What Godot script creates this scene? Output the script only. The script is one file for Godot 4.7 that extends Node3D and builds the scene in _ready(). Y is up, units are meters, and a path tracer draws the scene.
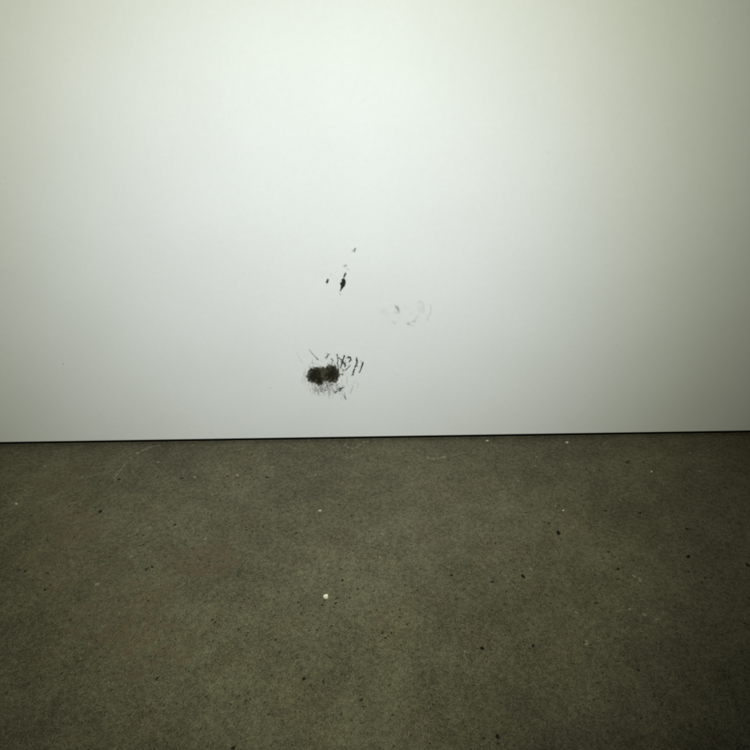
extends Node3D
# Close-up by phone flash: lower part of a white painted door with a black greasy smudge, standing just above a bare concrete floor.

# Pale and dark flecks seen in the concrete: x, z, radius in millimetres from the foot of the door.
const PALE := [-27,37,2.9, -20,35,2.0, 81,40,2.0, 89,44,2.1, 104,40,1.7, 260,13,2.1, 326,15,2.0, 190,90,1.7, 262,59,2.2, -182,182,1.9, -186,242,2.0, -184,285,1.6, -420,46,2.4, -420,13,2.1, -43,223,1.7, -65,73,1.7, 55,60,1.8, 172,235,1.7, 269,295,1.9, 257,288,1.7, 203,291,1.5, 202,326,2.1, 281,252,2.6, 277,247,1.9, -385,181,1.7, -257,206,1.7, -151,188,1.5, -123,55,1.9, -165,71,2.1, -219,73,2.3, -363,69,3.1, 225,43,1.9, 458,34,2.0, 431,40,2.4, 426,78,2.0, 320,208,1.7, 205,210,1.6, 111,154,1.4, 123,231,1.4, -280,244,2.1, 2,192,1.4, 13,214,1.4, 67,94,1.7, -424,93,1.7, -274,41,2.0, -301,61,1.7, 305,130,1.6, -249,163,1.5, 369,96,1.7, 218,62,1.8]
const DARK := [264,237,2.1, 209,167,1.7, -338,228,2.2, -235,225,2.4, -230,222,1.8, -235,75,2.4, -314,75,2.2, -19,149,1.9, -34,130,1.6, -81,176,1.9, 8,201,1.7, -29,230,1.9, -32,268,1.7, -33,274,1.4, -66,286,1.7, -36,301,1.7, 87,241,1.7, 128,251,1.8, 283,70,1.9, 341,57,3.4, 403,235,2.6, 350,251,2.2, -363,225,2.0, -370,223,1.8, -222,159,2.0, -127,76,2.0, -150,59,1.7, -11,257,1.6, -6,256,1.3, -70,272,1.5, -46,276,1.4, 30,292,1.3, 15,315,1.4, 18,313,1.3, 21,310,1.3, -88,315,1.3, -266,72,1.9, 363,180,2.0, 226,280,1.6, 281,148,1.7, 320,153,1.7, -221,267,1.4, -152,291,1.4, -149,294,1.3, 299,72,1.5, 152,327,1.6, 140,264,1.3, -331,250,1.5, -290,288,1.5, -19,268,1.3]

var rng := RandomNumberGenerator.new()


func _ready() -> void:
	rng.seed = 7
	# ---- camera ----
	var cam := Camera3D.new()
	cam.name = "camera"
	cam.fov = 62.0
	cam.near = 0.02
	cam.far = 20.0
	add_child(cam)
	cam.position = Vector3(0, 0.508, 0.70)
	cam.rotation_order = EULER_ORDER_YXZ
	cam.rotation_degrees = Vector3(-30.0, -1.0, -0.3)
	cam.current = true
	# ---- surroundings: a dark place, lit by the flash alone ----
	var we := WorldEnvironment.new()
	we.name = "environment"
	var e := Environment.new()
	e.background_mode = Environment.BG_COLOR
	e.background_color = Color(0.012, 0.012, 0.010)
	e.tonemap_mode = Environment.TONE_MAPPER_LINEAR
	e.tonemap_exposure = 1.0
	e.sdfgi_enabled = true
	e.ssao_enabled = true
	e.ssil_enabled = true
	we.environment = e
	add_child(we)
	# ---- the phone's two-tone flash, beside the lens: a wide warm diode and a narrower cool one ----
	var aim: Vector3 = cam.basis * Vector3(tan(deg_to_rad(-6.0)), tan(deg_to_rad(12.5)), -1.0)
	var aim_cool: Vector3 = cam.basis * Vector3(tan(deg_to_rad(-4.0)), tan(deg_to_rad(8.0)), -1.0)
	var led: Vector3 = cam.position + cam.basis * Vector3(-0.01, 0.01, 0.0)
	flash("warm_flash_diode", led, aim, Color(0.945, 1.0, 0.785), 0.497, 57.5)
	flash("cool_flash_diode", led + cam.basis * Vector3(0, 0.006, 0), aim_cool, Color(0.38, 0.43, 1.0), 0.145, 35.0)

	build_floor()
	build_door()
	build_debris()


func flash(called: String, at: Vector3, aim: Vector3, linear: Color, energy: float, half: float) -> void:
	var s := SpotLight3D.new()
	s.name = called
	s.light_color = linear.linear_to_srgb()
	s.light_energy = energy
	s.spot_angle = half
	s.spot_angle_attenuation = 1.0
	s.spot_range = 8.0
	s.spot_attenuation = 2.0
	s.light_size = 0.01
	s.shadow_enabled = true
	add_child(s)
	s.look_at_from_position(at, at + aim, Vector3.UP)


# ---------------------------------------------------------------- helpers
func noise_bytes(w: int, h: int, freq: float, octaves: int, sd: int, warp := 0.0) -> PackedByteArray:
	var n := FastNoiseLite.new()
	n.noise_type = FastNoiseLite.TYPE_SIMPLEX_SMOOTH
	n.seed = sd
	n.frequency = freq
	n.fractal_type = FastNoiseLite.FRACTAL_FBM
	n.fractal_octaves = octaves
	if warp > 0.0:
		n.domain_warp_enabled = true
		n.domain_warp_amplitude = warp
		n.domain_warp_frequency = freq * 0.7
	var im := n.get_image(w, h, false, false, true)
	im.convert(Image.FORMAT_L8)
	return im.get_data()


func mesh_node(called: String, mesh: Mesh, m: Material, parent: Node) -> MeshInstance3D:
	var o := MeshInstance3D.new()
	o.name = called
	o.mesh = mesh
	o.material_override = m
	o.cast_shadow = GeometryInstance3D.SHADOW_CASTING_SETTING_ON
	parent.add_child(o, true)
	return o


func quad(st: SurfaceTool, a: Array, b: Array, c: Array, d: Array) -> void:
	for v in [a, b, c, a, c, d]:
		st.set_normal(v[1])
		st.set_uv(v[2])
		st.add_vertex(v[0])


# ---------------------------------------------------------------- floor
const FW := 2048
const FH := 1024
const FPM := 2048.0 / 1.2      # texels per metre; the picture covers x -0.6..0.6, z -0.05..0.55
var col := PackedFloat32Array()   # three values a texel
var hgt := PackedFloat32Array()


func fleck(x_mm: float, z_mm: float, r_mm: float, tint: Vector3, amount: float, dip: float) -> void:
	var cx := (x_mm / 1000.0 + 0.6) * FPM
	var cz := (z_mm / 1000.0 + 0.05) * FPM
	var r := r_mm / 1000.0 * FPM
	var turn := rng.randf() * PI
	var lean := rng.randf_range(0.55, 1.0)
	var p1 := rng.randf() * TAU
	var p2 := rng.randf() * TAU
	var n := int(ceil(r * 1.5)) + 1
	for j in range(-n, n + 1):
		var y := int(cz) + j
		if y < 0 or y >= FH:
			continue
		for i in range(-n, n + 1):
			var x := int(cx) + i
			if x < 0 or x >= FW:
				continue
			var dx := x + 0.5 - cx
			var dy := y + 0.5 - cz
			var u := dx * cos(turn) + dy * sin(turn)
			var v := (dy * cos(turn) - dx * sin(turn)) / lean
			var an := atan2(v, u)
			var edge := r * (1.0 + 0.2 * sin(2 * an + p1) + 0.15 * sin(3 * an + p2))
			var a := clampf((edge - sqrt(u * u + v * v)) / 0.9 + 0.5, 0.0, 1.0) * amount
			if a <= 0.0:
				continue
			var k := y * FW + x
			col[k * 3] = lerpf(col[k * 3], tint.x, a)
			col[k * 3 + 1] = lerpf(col[k * 3 + 1], tint.y, a)
			col[k * 3 + 2] = lerpf(col[k * 3 + 2], tint.z, a)
			hgt[k] += dip * a


func streak(pts: Array, w_mm: float, tint: Vector3, amount: float, dip: float) -> void:
	for s in pts.size() - 1:
		var a: Vector2 = pts[s]
		var b: Vector2 = pts[s + 1]
		var n := int(a.distance_to(b) / 0.8) + 1
		for k in n:
			var p := a.lerp(b, float(k) / n)
			if rng.randf() < 0.75:
				fleck(p.x + rng.randfn() * 1.3, p.y + rng.randfn() * 1.3, w_mm * rng.randf_range(0.5, 1.1), tint, amount * rng.randf_range(0.3, 1.0), dip)


func build_floor() -> void:
	var n_big := noise_bytes(FW, FH, 0.0027, 5, 11, 120.0)
	var n_mid := noise_bytes(FW, FH, 0.015, 5, 12, 40.0)
	var n_fine := noise_bytes(FW, FH, 0.08, 4, 13, 8.0)
	var n_grain := noise_bytes(FW, FH, 0.28, 2, 14)
	var n_rust := noise_bytes(FW, FH, 0.008, 3, 15)
	col.resize(FW * FH * 3)
	hgt.resize(FW * FH)
	var base := Vector3(0.388, 0.372, 0.300)      # sRGB
	for k in FW * FH:
		var big := n_big[k] / 255.0 - 0.5
		var mid := n_mid[k] / 255.0 - 0.5
		var fine := n_fine[k] / 255.0 - 0.5
		var grain := n_grain[k] / 255.0 - 0.5
		var salt := rng.randf() - 0.5
		var g := 1.0 + big * 0.20 + mid * 0.18 + fine * 0.30 + grain * 0.52 + salt * 0.22
		var warm := clampf((n_rust[k] / 255.0 - 0.58) * 2.2, 0.0, 0.5)
		col[k * 3] = base.x * (g + warm * 0.02)
		col[k * 3 + 1] = base.y * (g - warm * 0.03)
		col[k * 3 + 2] = base.z * (g - warm * 0.06)
		hgt[k] = 0.55 + fine * 0.14 + grain * 0.36 + mid * 0.12 + salt * 0.16
	# rusty stains in the concrete
	for s in [[-384, 71, 30], [-311, 210, 42], [-340, 160, 28], [-246, 277, 38], [-175, 215, 24], [-210, 320, 34]]:
		for q in 420:
			var an := rng.randf() * TAU
			var d: float = sqrt(rng.randf()) * s[2]
			fleck(s[0] + cos(an) * d * 1.5, s[1] + sin(an) * d, rng.randf_range(1.0, 4.5), Vector3(0.40, 0.33, 0.25), rng.randf_range(0.04, 0.16), 0.0)
	# sand and aggregate
	for q in 6000:
		fleck(rng.randf_range(-600, 600), rng.randf_range(-50, 550), rng.randf_range(0.5, 1.1), Vector3(0.55, 0.54, 0.46), rng.randf_range(0.15, 0.55), 0.04)
	for q in 5000:
		fleck(rng.randf_range(-600, 600), rng.randf_range(-50, 550), rng.randf_range(0.5, 1.2), Vector3(0.16, 0.15, 0.11), rng.randf_range(0.2, 0.7), -0.15)
	for q in 2400:      # pinholes
		fleck(rng.randf_range(-600, 600), rng.randf_range(-50, 550), rng.randf_range(0.45, 0.9), Vector3(0.13, 0.125, 0.09), rng.randf_range(0.35, 0.9), -0.4)
	for q in 40:
		fleck(rng.randf_range(-600, 600), rng.randf_range(-50, 550), rng.randf_range(0.9, 1.8), Vector3(0.60, 0.59, 0.52), rng.randf_range(0.3, 0.7), 0.08)
	for q in 50:
		fleck(rng.randf_range(-600, 600), rng.randf_range(-50, 550), rng.randf_range(0.9, 1.7), Vector3(0.10, 0.095, 0.07), rng.randf_range(0.5, 0.95), -0.4)
	for q in range(0, PALE.size(), 3):
		fleck(PALE[q], PALE[q + 1], PALE[q + 2] * 0.9, Vector3(0.62, 0.61, 0.54), rng.randf_range(0.35, 0.85), 0.1)
	for q in range(0, DARK.size(), 3):
		fleck(DARK[q], DARK[q + 1], DARK[q + 2] * 0.9, Vector3(0.10, 0.095, 0.07), rng.randf_range(0.4, 0.9), -0.45)
	# healed crack and scrapes near the door, a faint trowel line running towards the viewer
	streak([Vector2(-321, 76), Vector2(-319, 63), Vector2(-317, 44), Vector2(-311, 29), Vector2(-304, 16), Vector2(-295, 8), Vector2(-281, 3)], 1.5, Vector3(0.58, 0.57, 0.50), 0.55, 0.03)
	streak([Vector2(-360, 70), Vector2(-344, 64), Vector2(-329, 58)], 1.5, Vector3(0.58, 0.57, 0.50), 0.3, 0.02)
	streak([Vector2(-31, 8), Vector2(-24, 15), Vector2(-18, 19), Vector2(-12, 13), Vector2(-3, 6), Vector2(3, 1)], 1.4, Vector3(0.58, 0.57, 0.50), 0.55, 0.02)
	streak([Vector2(81, 40), Vector2(91, 44), Vector2(105, 40)], 1.4, Vector3(0.62, 0.61, 0.54), 0.5, 0.02)
	streak([Vector2(-112, 62), Vector2(-104, 154), Vector2(-95, 243), Vector2(-86, 332), Vector2(-76, 430)], 0.7, Vector3(0.25, 0.24, 0.19), 0.4, -0.03)
	streak([Vector2(229, 319), Vector2(234, 322), Vector2(240, 321), Vector2(246, 324)], 0.7, Vector3(0.12, 0.12, 0.09), 0.9, -0.05)
	for q in 26:
		var p := Vector2(rng.randf_range(-420, 420), rng.randf_range(20, 420))
		var d := Vector2.from_angle(rng.randf() * TAU) * rng.randf_range(5, 22)
		streak([p, p + d * 0.5 + Vector2(rng.randfn(), rng.randfn()) * 2.0, p + d], 0.7, Vector3(0.50, 0.49, 0.42), 0.35, 0.0)

	var bytes := PackedByteArray()
	bytes.resize(FW * FH * 3)
	for k in FW * FH * 3:
		bytes[k] = clampi(int(col[k] * 255.0), 0, 255)
	var hb := PackedByteArray()
	hb.resize(FW * FH)
	for k in FW * FH:
		hb[k] = clampi(int(hgt[k] * 255.0), 0, 255)
	var m := StandardMaterial3D.new()
	m.resource_name = "concrete"
	m.albedo_texture = ImageTexture.create_from_image(Image.create_from_data(FW, FH, false, Image.FORMAT_RGB8, bytes))
	m.roughness = 0.85
	m.metallic_specular = 0.3
	m.heightmap_enabled = true
	m.heightmap_texture = ImageTexture.create_from_image(Image.create_from_data(FW, FH, false, Image.FORMAT_L8, hb))
	m.heightmap_scale = 0.06
	col.clear()
	hgt.clear()

	var st := SurfaceTool.new()
	st.begin(Mesh.PRIMITIVE_TRIANGLES)
	var x0 := -2.0
	var x1 := 2.0
	var z0 := -0.5
	var z1 := 2.3
	var c := []
	for p in [Vector2(x0, z0), Vector2(x1, z0), Vector2(x1, z1), Vector2(x0, z1)]:
		c.append([Vector3(p.x, 0, p.y), Vector3.UP, Vector2((p.x + 0.6) / 1.2, (p.y + 0.05) / 0.6)])
	quad(st, c[0], c[1], c[2], c[3])
	st.generate_tangents()
	var o := mesh_node("floor", st.commit(), m, self)
	o.set_meta("kind", "structure")
	o.set_meta("label", "bare olive grey concrete floor with pale flecks in front of the door")


# ---------------------------------------------------------------- door
const EDGE := 0.0050     # the door's lower edge above the floor


func build_door() -> void:
	var t := Node3D.new()
	t.name = "white_door"
	add_child(t)
	t.set_meta("label", "white painted door marked with black greasy smudges, hanging just above concrete floor")
	t.set_meta("category", "door")
	t.set_meta("kind", "thing")

	# paint: nearly even white with slight mottling and a few specks of dirt
	var w := 2048
	var h := 1024
	var a := noise_bytes(w, h, 0.006, 4, 31)
	var b := noise_bytes(w, h, 0.09, 3, 32)
	var data := PackedByteArray()
	data.resize(w * h * 3)
	for k in w * h:
		var v := (a[k] - 128) * 0.012 + (b[k] - 128) * 0.012
		data[k * 3] = int(231.5 + v)
		data[k * 3 + 1] = int(231.5 + v)
		data[k * 3 + 2] = int(230.0 + v * 1.2)
	var im := Image.create_from_data(w, h, false, Image.FORMAT_RGB8, data)
	var specks := [[-0.3833, 0.1263, 0.5], [-0.125, 0.0864, 0.3], [0.3189, 0.1429, 0.2], [-0.352, 0.05, 0.2]]
	for q in 60:
		specks.append([rng.randf_range(-0.7, 0.7), rng.randf_range(0.02, 0.7), rng.randf_range(0.03, 0.12)])
	for s in specks:
		var px := int((s[0] + 0.8) * 1280)
		var py := int((0.8 - s[1]) * 1280)
		for d in [[0, 0, 1.0], [1, 0, 0.6], [0, 1, 0.4], [-1, 0, 0.25]]:
			im.set_pixel(px + d[0], py + d[1], im.get_pixel(px + d[0], py + d[1]).lerp(Color(0.16, 0.16, 0.14), s[2] * d[2]))
	var m := StandardMaterial3D.new()
	m.resource_name = "white_paint"
	m.albedo_texture = ImageTexture.create_from_image(im)
	m.roughness = 0.65
	m.metallic_specular = 0.25
	var pe := FastNoiseLite.new()
	pe.seed = 41
	pe.frequency = 0.05
	pe.fractal_octaves = 2
	var pi := pe.get_image(w, h, false, false, true)
	m.heightmap_enabled = true
	m.heightmap_texture = ImageTexture.create_from_image(pi)
	m.heightmap_scale = 0.003

	# panel: flat face whose lower edge is rolled under, 40 mm thick
	var r := 0.003
	var top := 2.0
	var prof := []    # [z, y, nz, ny]
	prof.append([-0.04, top - r, -1.0, 0.0])
	prof.append([-0.04, top, -0.7, 0.7])
	prof.append([-r, top, 0.0, 1.0])
	for k in 5:
		var an := PI / 2 * (1.0 - k / 4.0)
		prof.append([-r + r * cos(an), top - r + r * sin(an), cos(an), sin(an)])
	var yy := top - 0.25
	while yy > 0.1:
		prof.append([0.0, yy, 1.0, 0.0])
		yy -= 0.25
	for k in 9:
		var an := -PI / 2 * k / 8.0
		prof.append([-r + r * cos(an), EDGE + r + r * sin(an), cos(an), sin(an)])
	prof.append([-0.04, EDGE, -0.7, -0.7])
	prof.append([-0.04, EDGE + r, -1.0, 0.0])
	prof.append([-0.04, top - r, -1.0, 0.0])
	var st := SurfaceTool.new()
	st.begin(Mesh.PRIMITIVE_TRIANGLES)
	var xs := 1.3
	for k in prof.size() - 1:
		var p: Array = prof[k]
		var q: Array = prof[k + 1]
		var c := []
		for v in [[-xs, p], [xs, p], [xs, q], [-xs, q]]:
			var pr: Array = v[1]
			c.append([Vector3(v[0], pr[1], pr[0]), Vector3(0, pr[3], pr[2]).normalized(), Vector2((v[0] + 0.8) / 1.6, (0.8 - pr[1]) / 0.8)])
		quad(st, c[0], c[1], c[2], c[3])
	for sx in [-1, 1]:       # closed ends
		for k in range(1, prof.size() - 2):
			var tri := [prof[0], prof[k], prof[k + 1]]
			if sx < 0:
				tri.reverse()
			for p in tri:
				st.set_normal(Vector3(sx, 0, 0))
				st.set_uv(Vector2(p[0], p[1]))
				st.add_vertex(Vector3(sx * xs, p[1], p[0]))
	st.generate_tangents()
	mesh_node("panel", st.commit(), m, t)

	# black rubber strip closing the slit under the panel
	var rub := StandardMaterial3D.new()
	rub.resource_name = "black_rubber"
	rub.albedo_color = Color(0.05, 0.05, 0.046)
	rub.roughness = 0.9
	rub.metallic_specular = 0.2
	var ss := SurfaceTool.new()
	ss.begin(Mesh.PRIMITIVE_TRIANGLES)
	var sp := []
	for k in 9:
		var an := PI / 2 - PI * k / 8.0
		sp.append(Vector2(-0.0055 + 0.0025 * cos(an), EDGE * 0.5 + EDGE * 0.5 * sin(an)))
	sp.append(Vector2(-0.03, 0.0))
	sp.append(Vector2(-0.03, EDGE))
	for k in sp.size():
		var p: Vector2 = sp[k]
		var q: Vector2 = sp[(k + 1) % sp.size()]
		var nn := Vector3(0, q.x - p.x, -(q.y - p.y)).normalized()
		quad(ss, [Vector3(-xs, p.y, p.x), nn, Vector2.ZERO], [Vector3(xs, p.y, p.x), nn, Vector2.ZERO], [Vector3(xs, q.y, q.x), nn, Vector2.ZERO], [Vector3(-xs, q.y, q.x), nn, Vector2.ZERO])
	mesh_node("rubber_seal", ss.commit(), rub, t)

	build_marks(t)


# ---------------------------------------------------------------- grime on the door
var cv := PackedFloat32Array()
var cw := 0
var ch := 0
var jag := FastNoiseLite.new()


func canvas(w: int, h: int) -> void:
	cw = w
	ch = h
	cv.resize(0)
	cv.resize(w * h)
	jag.seed = 77
	jag.frequency = 0.07
	jag.fractal_octaves = 3


func put(x: int, y: int, a: float) -> void:
	if x >= 0 and y >= 0 and x < cw and y < ch and a > 0.0:
		var k := y * cw + x
		cv[k] = 1.0 - (1.0 - cv[k]) * (1.0 - minf(a, 1.0))


# a dry drag of grime along a line of points: width in texels, ragged edges, gaps
func drag(pts: Array, width: float, a: float, soft := 2.5, gaps := 0.35, rag := 1.5) -> void:
	for s in maxi(pts.size() - 1, 1):
		var p := Vector2(pts[s][0], pts[s][1])
		var q := Vector2(pts[mini(s + 1, pts.size() - 1)][0], pts[mini(s + 1, pts.size() - 1)][1])
		var n := width + soft + 2
		for y in range(int(minf(p.y, q.y) - n), int(maxf(p.y, q.y) + n) + 1):
			for x in range(int(minf(p.x, q.x) - n), int(maxf(p.x, q.x) + n) + 1):
				var v := Vector2(x, y)
				var t := 0.0
				if p != q:
					t = clampf((v - p).dot(q - p) / (q - p).length_squared(), 0.0, 1.0)
				var d := v.distance_to(p.lerp(q, t))
				if d > n:
					continue
				var j := jag.get_noise_2d(x, y)
				var f := clampf((width * (1.0 + j * rag) - d) / soft + 0.5, 0.0, 1.0)
				put(x, y, f * a * clampf(1.0 + jag.get_noise_2d(x * 1.7 + 300, y * 0.9) * gaps * 2.2, 0.0, 1.0))


# grime is a rubbed-in film: its edges are soft
func soften(r: int) -> void:
	for pass_no in 2:
		for axis in 2:
			var out := cv.duplicate()
			var n := cw if axis == 0 else ch
			var step := 1 if axis == 0 else cw
			for line in (ch if axis == 0 else cw):
				var at: int = line * (cw if axis == 0 else 1)
				var sum := 0.0
				for i in r:
					sum += cv[at + i * step]
				for i in n:
					if i + r < n:
						sum += cv[at + (i + r) * step]
					if i - r - 1 >= 0:
						sum -= cv[at + (i - r - 1) * step]
					out[at + i * step] = maxf(sum, 0.0) / (2 * r + 1)
			cv = out


func grime_sheet(called: String, label: String, corners: Array, outline: Array, tints: PackedByteArray, parent: Node, lift: float) -> void:
	var data := PackedByteArray()
	data.resize(cw * ch * 4)
	for k in cw * ch:
		data[k * 4] = tints[k * 3]
		data[k * 4 + 1] = tints[k * 3 + 1]
		data[k * 4 + 2] = tints[k * 3 + 2]
		data[k * 4 + 3] = clampi(int(cv[k] * 255.0), 0, 255)
	var m := StandardMaterial3D.new()
	m.resource_name = called
	m.albedo_texture = ImageTexture.create_from_image(Image.create_from_data(cw, ch, false, Image.FORMAT_RGBA8, data))
	m.transparency = BaseMaterial3D.TRANSPARENCY_ALPHA
	m.roughness = 0.8
	m.metallic_specular = 0.3
	m.texture_repeat = false
	var poly := PackedVector2Array()
	for p in outline:
		poly.append(Vector2(p[0] / float(cw), p[1] / float(ch)))
	var idx := Geometry2D.triangulate_polygon(poly)
	var st := SurfaceTool.new()
	st.begin(Mesh.PRIMITIVE_TRIANGLES)
	for k in range(0, idx.size(), 3):
		var tri := [poly[idx[k]], poly[idx[k + 1]], poly[idx[k + 2]]]
		if (tri[1] - tri[0]).cross(tri[2] - tri[0]) < 0:
			tri.reverse()
		for uv in tri:
			var up: Vector2 = corners[0].lerp(corners[1], uv.x)
			var lo: Vector2 = corners[2].lerp(corners[3], uv.x)
			var w := up.lerp(lo, uv.y)
			st.set_normal(Vector3(0, 0, 1))
			st.set_uv(uv)
			st.add_vertex(Vector3(w.x, w.y, lift))
	var o := mesh_node(called, st.commit(), m, parent)
	o.set_meta("label", label)


func plain_tints(n: int, r: int, g: int, b: int) -> PackedByteArray:
	var t := PackedByteArray()
	t.resize(n * 3)
	for k in n:
		t[k * 3] = r
		t[k * 3 + 1] = g
		t[k * 3 + 2] = b
	return t


func build_marks(door: Node3D) -> void:
	# --- the big double smudge with scratchy prints round it ---
	canvas(750, 609)
	var fib := FastNoiseLite.new()
	fib.seed = 5
	fib.frequency = 0.03
	fib.fractal_octaves = 4
	var tints := plain_tints(cw * ch, 38, 37, 30)
	# each lobe: centre, half sizes, lean
	var lobes := [[186.0, 320.0, 80.0, 78.0, 0.15], [226.0, 362.0, 44.0, 58.0, 0.0], [342.0, 308.0, 76.0, 86.0, -0.05], [266.0, 314.0, 84.0, 74.0, 0.0]]
	for y in range(190, 460):
		for x in range(80, 450):
			var n1 := fib.get_noise_2d(x * 2.2, y * 0.55)
			var n2 := fib.get_noise_2d(x * 0.8 + 500, y * 0.8)
			var n3 := fib.get_noise_2d(x * 5.0, y * 2.0 + 900)
			var best := -1.0
			var strong := 0.0
			for i in 4:
				var l: Array = lobes[i]
				var dx: float = (x - l[0] + (y - l[1]) * l[4]) / l[2]
				var dy: float = (y - l[1]) / l[3]
				var inside := 1.0 - sqrt(dx * dx + dy * dy) + n1 * 0.12 + n2 * 0.14
				best = maxf(best, inside)
				if i != 3:
					strong = maxf(strong, inside)
			var a := smoothstep(-0.10, 0.22, best)
			if a > 0.0:
				var dense := smoothstep(0.02, 0.72, strong + n2 * 0.50 + n3 * 0.18)
				var opaque := lerpf(0.86, 0.985, dense) + n3 * 0.10 + n1 * 0.08
				put(x, y, a * clampf(opaque, 0.0, 1.0))
				var k := (y * cw + x) * 3
				tints[k] = int(lerpf(66, 31, dense) + n3 * 14)
				tints[k + 1] = int(lerpf(62, 29, dense) + n3 * 14)
				tints[k + 2] = int(lerpf(45, 21, dense) + n3 * 10)
	# dabs of bristly grime along the top and bottom rims
	for q in 46:
		var x := rng.randf_range(130, 400)
		var up := rng.randf() < 0.5
		var y := rng.randf_range(228, 262) if up else rng.randf_range(372, 412)
		drag([[x, y], [x + rng.randf_range(-5, 5), y + rng.randf_range(8, 26)]], rng.randf_range(1.5, 4.5), rng.randf_range(0.15, 0.6), 5.0)
	# powdery haze of dots below the lobes
	for q in 520:
		var x := 300.0 + rng.randfn() * 88.0
		var y := 432.0 + rng.randfn() * 34.0 + (x - 300.0) * 0.10
		drag([[x, y], [x + rng.randf_range(-4, 4), y + rng.randf_range(1, 8)]], rng.randf_range(1.2, 3.6), rng.randf_range(0.05, 0.30), 4.5)
	for q in 60:
		var x := 235.0 + rng.randfn() * 45.0
		var y := 458.0 + rng.randfn() * 16.0
		drag([[x, y], [x + rng.randf_range(-3, 3), y + 5]], rng.randf_range(3.0, 8.0), rng.randf_range(0.05, 0.2), 6.0)
	# faint film round about
	for q in 110:
		var x := 290.0 + rng.randfn() * 110.0
		var y := 350.0 + rng.randfn() * 95.0
		var l := rng.randf_range(10, 50)
		drag([[x, y], [x + l * rng.randf_range(-0.25, 0.35), y + l]], rng.randf_range(2.0, 8.0), rng.randf_range(0.03, 0.10), 7.0)
	# scratch-like prints
	var lines := [
		[[[285, 156], [300, 150], [306, 132], [320, 125]], 3.6, 0.85], [[[340, 168], [352, 184]], 4.0, 0.8], [[[346, 194], [340, 216]], 3.0, 0.6], [[[300, 212], [312, 222]], 2.5, 0.4],
		[[[395, 128], [399, 165], [396, 216]], 4.6, 0.72], [[[398, 216], [404, 260], [398, 330], [386, 392]], 4.5, 0.6], [[[372, 225], [384, 246]], 3.5, 0.7],
		[[[410, 158], [430, 176], [446, 200]], 3.6, 0.75], [[[464, 142], [450, 172], [436, 208], [424, 250]], 5.0, 0.85], [[[442, 190], [458, 208], [470, 228]], 5.5, 0.88], [[[428, 190], [436, 214]], 4.0, 0.7], [[[470, 200], [462, 240]], 3.5, 0.6],
		[[[488, 158], [505, 152], [520, 158], [522, 178], [508, 198]], 5.0, 0.85], [[[518, 222], [500, 244], [484, 262], [470, 276]], 3.4, 0.7], [[[440, 262], [454, 276]], 3.4, 0.65],
		[[[576, 160], [580, 190], [578, 208], [560, 244], [548, 280], [540, 318]], 4.6, 0.85], [[[574, 170], [582, 200]], 6.0, 0.85], [[[570, 232], [584, 238]], 4.2, 0.6], [[[548, 285], [540, 315]], 5.0, 0.8],
		[[[636, 202], [628, 232], [616, 262], [604, 292]], 4.4, 0.85], [[[634, 206], [626, 240]], 5.6, 0.8], [[[614, 186], [620, 196]], 2.5, 0.5],
		[[[418, 308], [436, 312], [452, 316]], 3.0, 0.75], [[[370, 486], [384, 478], [396, 472]], 3.6, 0.75], [[[398, 458], [424, 446], [448, 438]], 4.0, 0.8], [[[424, 462], [432, 446]], 6.0, 0.8], [[[410, 468], [428, 470]], 3.5, 0.6],
		[[[462, 520], [468, 534], [476, 552]], 3.6, 0.6], [[[464, 486], [462, 520]], 2.6, 0.35], [[[440, 500], [452, 516]], 2.5, 0.3],
		[[[138, 88], [160, 118], [190, 150], [218, 178]], 2.6, 0.5], [[[200, 160], [214, 178]], 3.6, 0.4], [[[8, 106], [40, 160], [72, 206]], 2.4, 0.2], [[[96, 262], [82, 310], [94, 372]], 3.0, 0.2], [[[164, 178], [160, 214]], 3.0, 0.3], [[[176, 205], [220, 222]], 3.0, 0.22],
		[[[546, 418], [532, 452], [520, 492]], 2.8, 0.32], [[[590, 398], [586, 442]], 2.6, 0.18], [[[486, 345], [490, 402]], 2.8, 0.25], [[[322, 480], [320, 520]], 2.4, 0.3], [[[270, 500], [256, 524]], 2.2, 0.25], [[[566, 372], [552, 396]], 2.2, 0.2]]
	for l in lines:
		drag(l[0], l[1] * 1.05, l[2], 4.0, 0.6)
		for q in int(l[2] * 9.0):      # crumbs of grime beside each drag
			var c: Array = l[0][rng.randi() % l[0].size()]
			var x: float = c[0] + rng.randfn() * 8.0
			var y: float = c[1] + rng.randfn() * 10.0
			drag([[x, y], [x + rng.randfn() * 3.0, y + rng.randfn() * 8.0]], rng.randf_range(1.0, 3.4), l[2] * rng.randf_range(0.1, 0.5), 4.0)
	soften(3)
	var cs := [Vector2(-0.0877, 0.1560), Vector2(0.0124, 0.1545), Vector2(-0.0943, 0.0595), Vector2(0.0120, 0.0576)]
	grime_sheet("grime_smudge", "double black greasy smudge with scratchy prints", cs, [[0, 84], [150, 74], [300, 108], [470, 126], [590, 146], [668, 188], [640, 310], [620, 420], [560, 510], [490, 580], [300, 548], [150, 500], [60, 400], [30, 250]], tints, door, 0.00018)

	# --- narrow black scuff above it, with dots ---
	canvas(692, 750)
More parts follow.
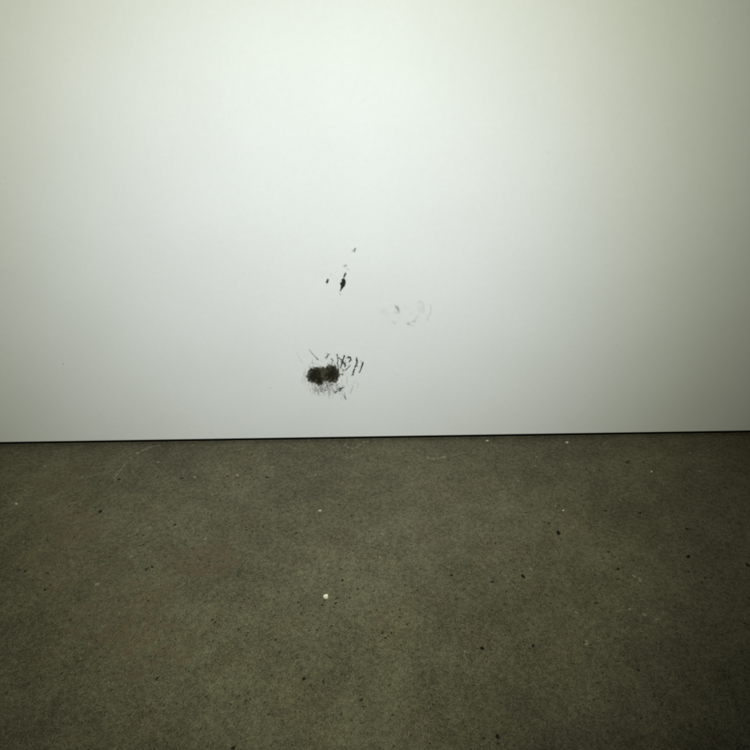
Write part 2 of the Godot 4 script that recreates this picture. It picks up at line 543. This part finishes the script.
	for l in [
			[[[384, 502], [392, 530], [384, 570], [366, 606]], 9.0, 0.96], [[[366, 604], [350, 636]], 5.0, 0.9], [[[386, 516], [388, 540], [380, 572]], 19.0, 0.97], [[[364, 552], [384, 556]], 15.0, 0.96], [[[372, 580], [366, 600]], 9.5, 0.95],
			[[[410, 432], [402, 450], [394, 472]], 7.5, 0.72], [[[392, 478], [386, 500]], 5.0, 0.35], [[[204, 508], [198, 536]], 9.5, 0.8], [[[190, 530], [196, 540]], 7.0, 0.5], [[[398, 346], [414, 342]], 11.0, 0.26], [[[430, 378], [446, 386]], 9.0, 0.10],
			[[[520, 150], [512, 178]], 9.0, 0.42], [[[492, 162], [488, 182]], 7.0, 0.16], [[[348, 668], [350, 688]], 6.0, 0.22], [[[230, 440], [240, 460]], 8.0, 0.06], [[[200, 560], [204, 566]], 6.0, 0.12]]:
		drag(l[0], l[1] * 1.12, l[2], 9.0, 0.06, 0.5)
	soften(5)
	cs = [Vector2(-0.0613, 0.2900), Vector2(0.0073, 0.2892), Vector2(-0.0659, 0.2097), Vector2(0.0066, 0.2088)]
	grime_sheet("black_scuff", "narrow black scuff with scattered dots", cs, [[470, 130], [550, 120], [560, 200], [470, 360], [440, 520], [400, 640], [350, 710], [320, 660], [290, 560], [180, 590], [160, 500], [240, 420], [370, 400], [380, 310]], plain_tints(cw * ch, 36, 40, 36), door, 0.00018)

	# --- pale grey prints to the right ---
	canvas(750, 482)
	for l in [
			[[[276, 172], [292, 186], [306, 210], [308, 234]], 6.0, 0.28], [[[284, 176], [296, 196]], 9.0, 0.22], [[[268, 232], [280, 240]], 7.0, 0.15], [[[252, 152], [262, 170]], 3.5, 0.10], [[[140, 226], [164, 236]], 20.0, 0.07], [[[248, 340], [262, 348]], 10.0, 0.14],
			[[[408, 354], [414, 358]], 8.0, 0.36], [[[458, 334], [476, 326]], 7.0, 0.22], [[[440, 376], [470, 378]], 5.0, 0.12], [[[520, 146], [521, 232]], 3.5, 0.12], [[[544, 176], [544, 234]], 3.5, 0.09], [[[568, 148], [566, 232]], 4.5, 0.15],
			[[[648, 150], [652, 200], [646, 244], [616, 310]], 4.0, 0.13], [[[610, 314], [626, 318]], 7.0, 0.08], [[[514, 126], [536, 118], [560, 132]], 6.0, 0.10], [[[516, 262], [500, 290], [480, 322]], 4.0, 0.11], [[[380, 165], [384, 178]], 8.0, 0.05], [[[584, 160], [584, 230]], 3.0, 0.06]]:
		drag(l[0], l[1] * 1.6, l[2] * 0.75, 14.0, 0.9, 1.4)
	for q in 60:
		var x := rng.randf_range(100, 680)
		var y := rng.randf_range(110, 430)
		drag([[x, y], [x + rng.randf_range(-6, 6), y + rng.randf_range(4, 30)]], rng.randf_range(2, 5), rng.randf_range(0.01, 0.04), 6.0)
	soften(5)
	cs = [Vector2(0.0067, 0.2217), Vector2(0.0910, 0.2207), Vector2(0.0062, 0.1616), Vector2(0.0939, 0.1603)]
	grime_sheet("faint_scuff", "faint grey scuff marks", cs, [[100, 170], [240, 120], [500, 90], [640, 110], [690, 200], [650, 330], [500, 420], [230, 400], [110, 290]], plain_tints(cw * ch, 50, 56, 52), door, 0.00018)
	cv.clear()


# ---------------------------------------------------------------- loose bits on the floor
func chip_mesh(size: Vector3, sd: int, boxy: float) -> ArrayMesh:
	var g := RandomNumberGenerator.new()
	g.seed = sd
	var rings := 4
	var seg := 8
	var pts := []
	for i in rings + 1:
		var row := []
		var la := -PI / 2 + PI * i / rings
		for j in seg:
			var lo := TAU * j / seg + 0.2 * i
			var c := Vector3(cos(la) * cos(lo), sin(la), cos(la) * sin(lo))
			var cube := c / maxf(absf(c.x), maxf(absf(c.y), absf(c.z)))
			c = c.lerp(cube, boxy) * (1.0 if i == 0 or i == rings else g.randf_range(0.78, 1.15))
			row.append(Vector3(c.x * size.x * 0.5, (c.y + 1.0) * size.y * 0.5, c.z * size.z * 0.5))
		pts.append(row)
	var low := 1e9
	for row in pts:
		for p in row:
			low = minf(low, p.y)
	var st := SurfaceTool.new()
	st.begin(Mesh.PRIMITIVE_TRIANGLES)
	st.set_smooth_group(-1)
	for i in rings:
		for j in seg:
			var a: Vector3 = pts[i][j]
			var b: Vector3 = pts[i][(j + 1) % seg]
			var c: Vector3 = pts[i + 1][(j + 1) % seg]
			var d: Vector3 = pts[i + 1][j]
			for v in ([a, b, c, a, c, d] if i > 0 and i < rings - 1 else ([a, c, d] if i == 0 else [a, b, d])):
				st.add_vertex(v - Vector3(0, low, 0))
	st.generate_normals()
	return st.commit()


func chip(called: String, label: String, category: String, group: String, x: float, z: float, size: Vector3, m: Material, sd: int, boxy := 0.3) -> void:
	var o := mesh_node(called, chip_mesh(size / 1000.0, sd, boxy), m, self)
	o.position = Vector3(x / 1000.0, 0.0, z / 1000.0)
	o.rotation.y = (sd * 0.7) if boxy < 0.6 else 0.12
	o.set_meta("label", label)
	o.set_meta("category", category)
	if group != "":
		o.set_meta("group", group)


func chip_material(called: String, c: Color) -> StandardMaterial3D:
	var m := StandardMaterial3D.new()
	m.resource_name = called
	m.albedo_color = c
	m.roughness = 0.8
	m.metallic_specular = 0.3
	return m


func build_debris() -> void:
	var white := chip_material("white_chip", Color(0.93, 0.92, 0.84))
	var pale := chip_material("pale_stone", Color(0.70, 0.69, 0.61))
	var black := chip_material("black_crumb", Color(0.11, 0.105, 0.08))
	chip("paint_chip", "blocky little white chip lying alone on bare concrete, brightest bit on the floor", "chip", "", -43, 267, Vector3(5.0, 3.2, 5.0), white, 3, 0.75)
	var n := 0
	for p in [[215, 183, 7.0, 4.0], [161, 245, 5.4, 3.4], [104, 329, 4.4, 3.2], [345, 222, 5.0, 3.2], [-316, 135, 5.2, 3.6]]:
		chip("dark_crumb" if n == 0 else "dark_crumb_%03d" % n, "largest black crumb lying on the bare concrete floor" if n == 0 else "tiny black crumb lying on the bare concrete floor", "crumb", "black crumbs on the concrete", p[0], p[1], Vector3(p[2], 1.6, p[3]), black, 20 + n)
		n += 1
	n = 0
	for p in [[-56, 140, 4.2, 3.2], [166, 6, 5.0, 3.4], [274, 13, 5.6, 4.0], [364, 78, 3.6, 3.0], [-422, 119, 3.8, 3.2], [231, 147, 3.4, 3.0]]:
		chip("pale_grit" if n == 0 else "pale_grit_%03d" % n, "pale grain of grit right at the foot of the white door" if p[1] < 20 else "tiny pale grain of grit out on the bare concrete floor", "grit", "pale grit on the concrete", p[0], p[1], Vector3(p[2], 1.5, p[3]), pale, 40 + n)
		n += 1
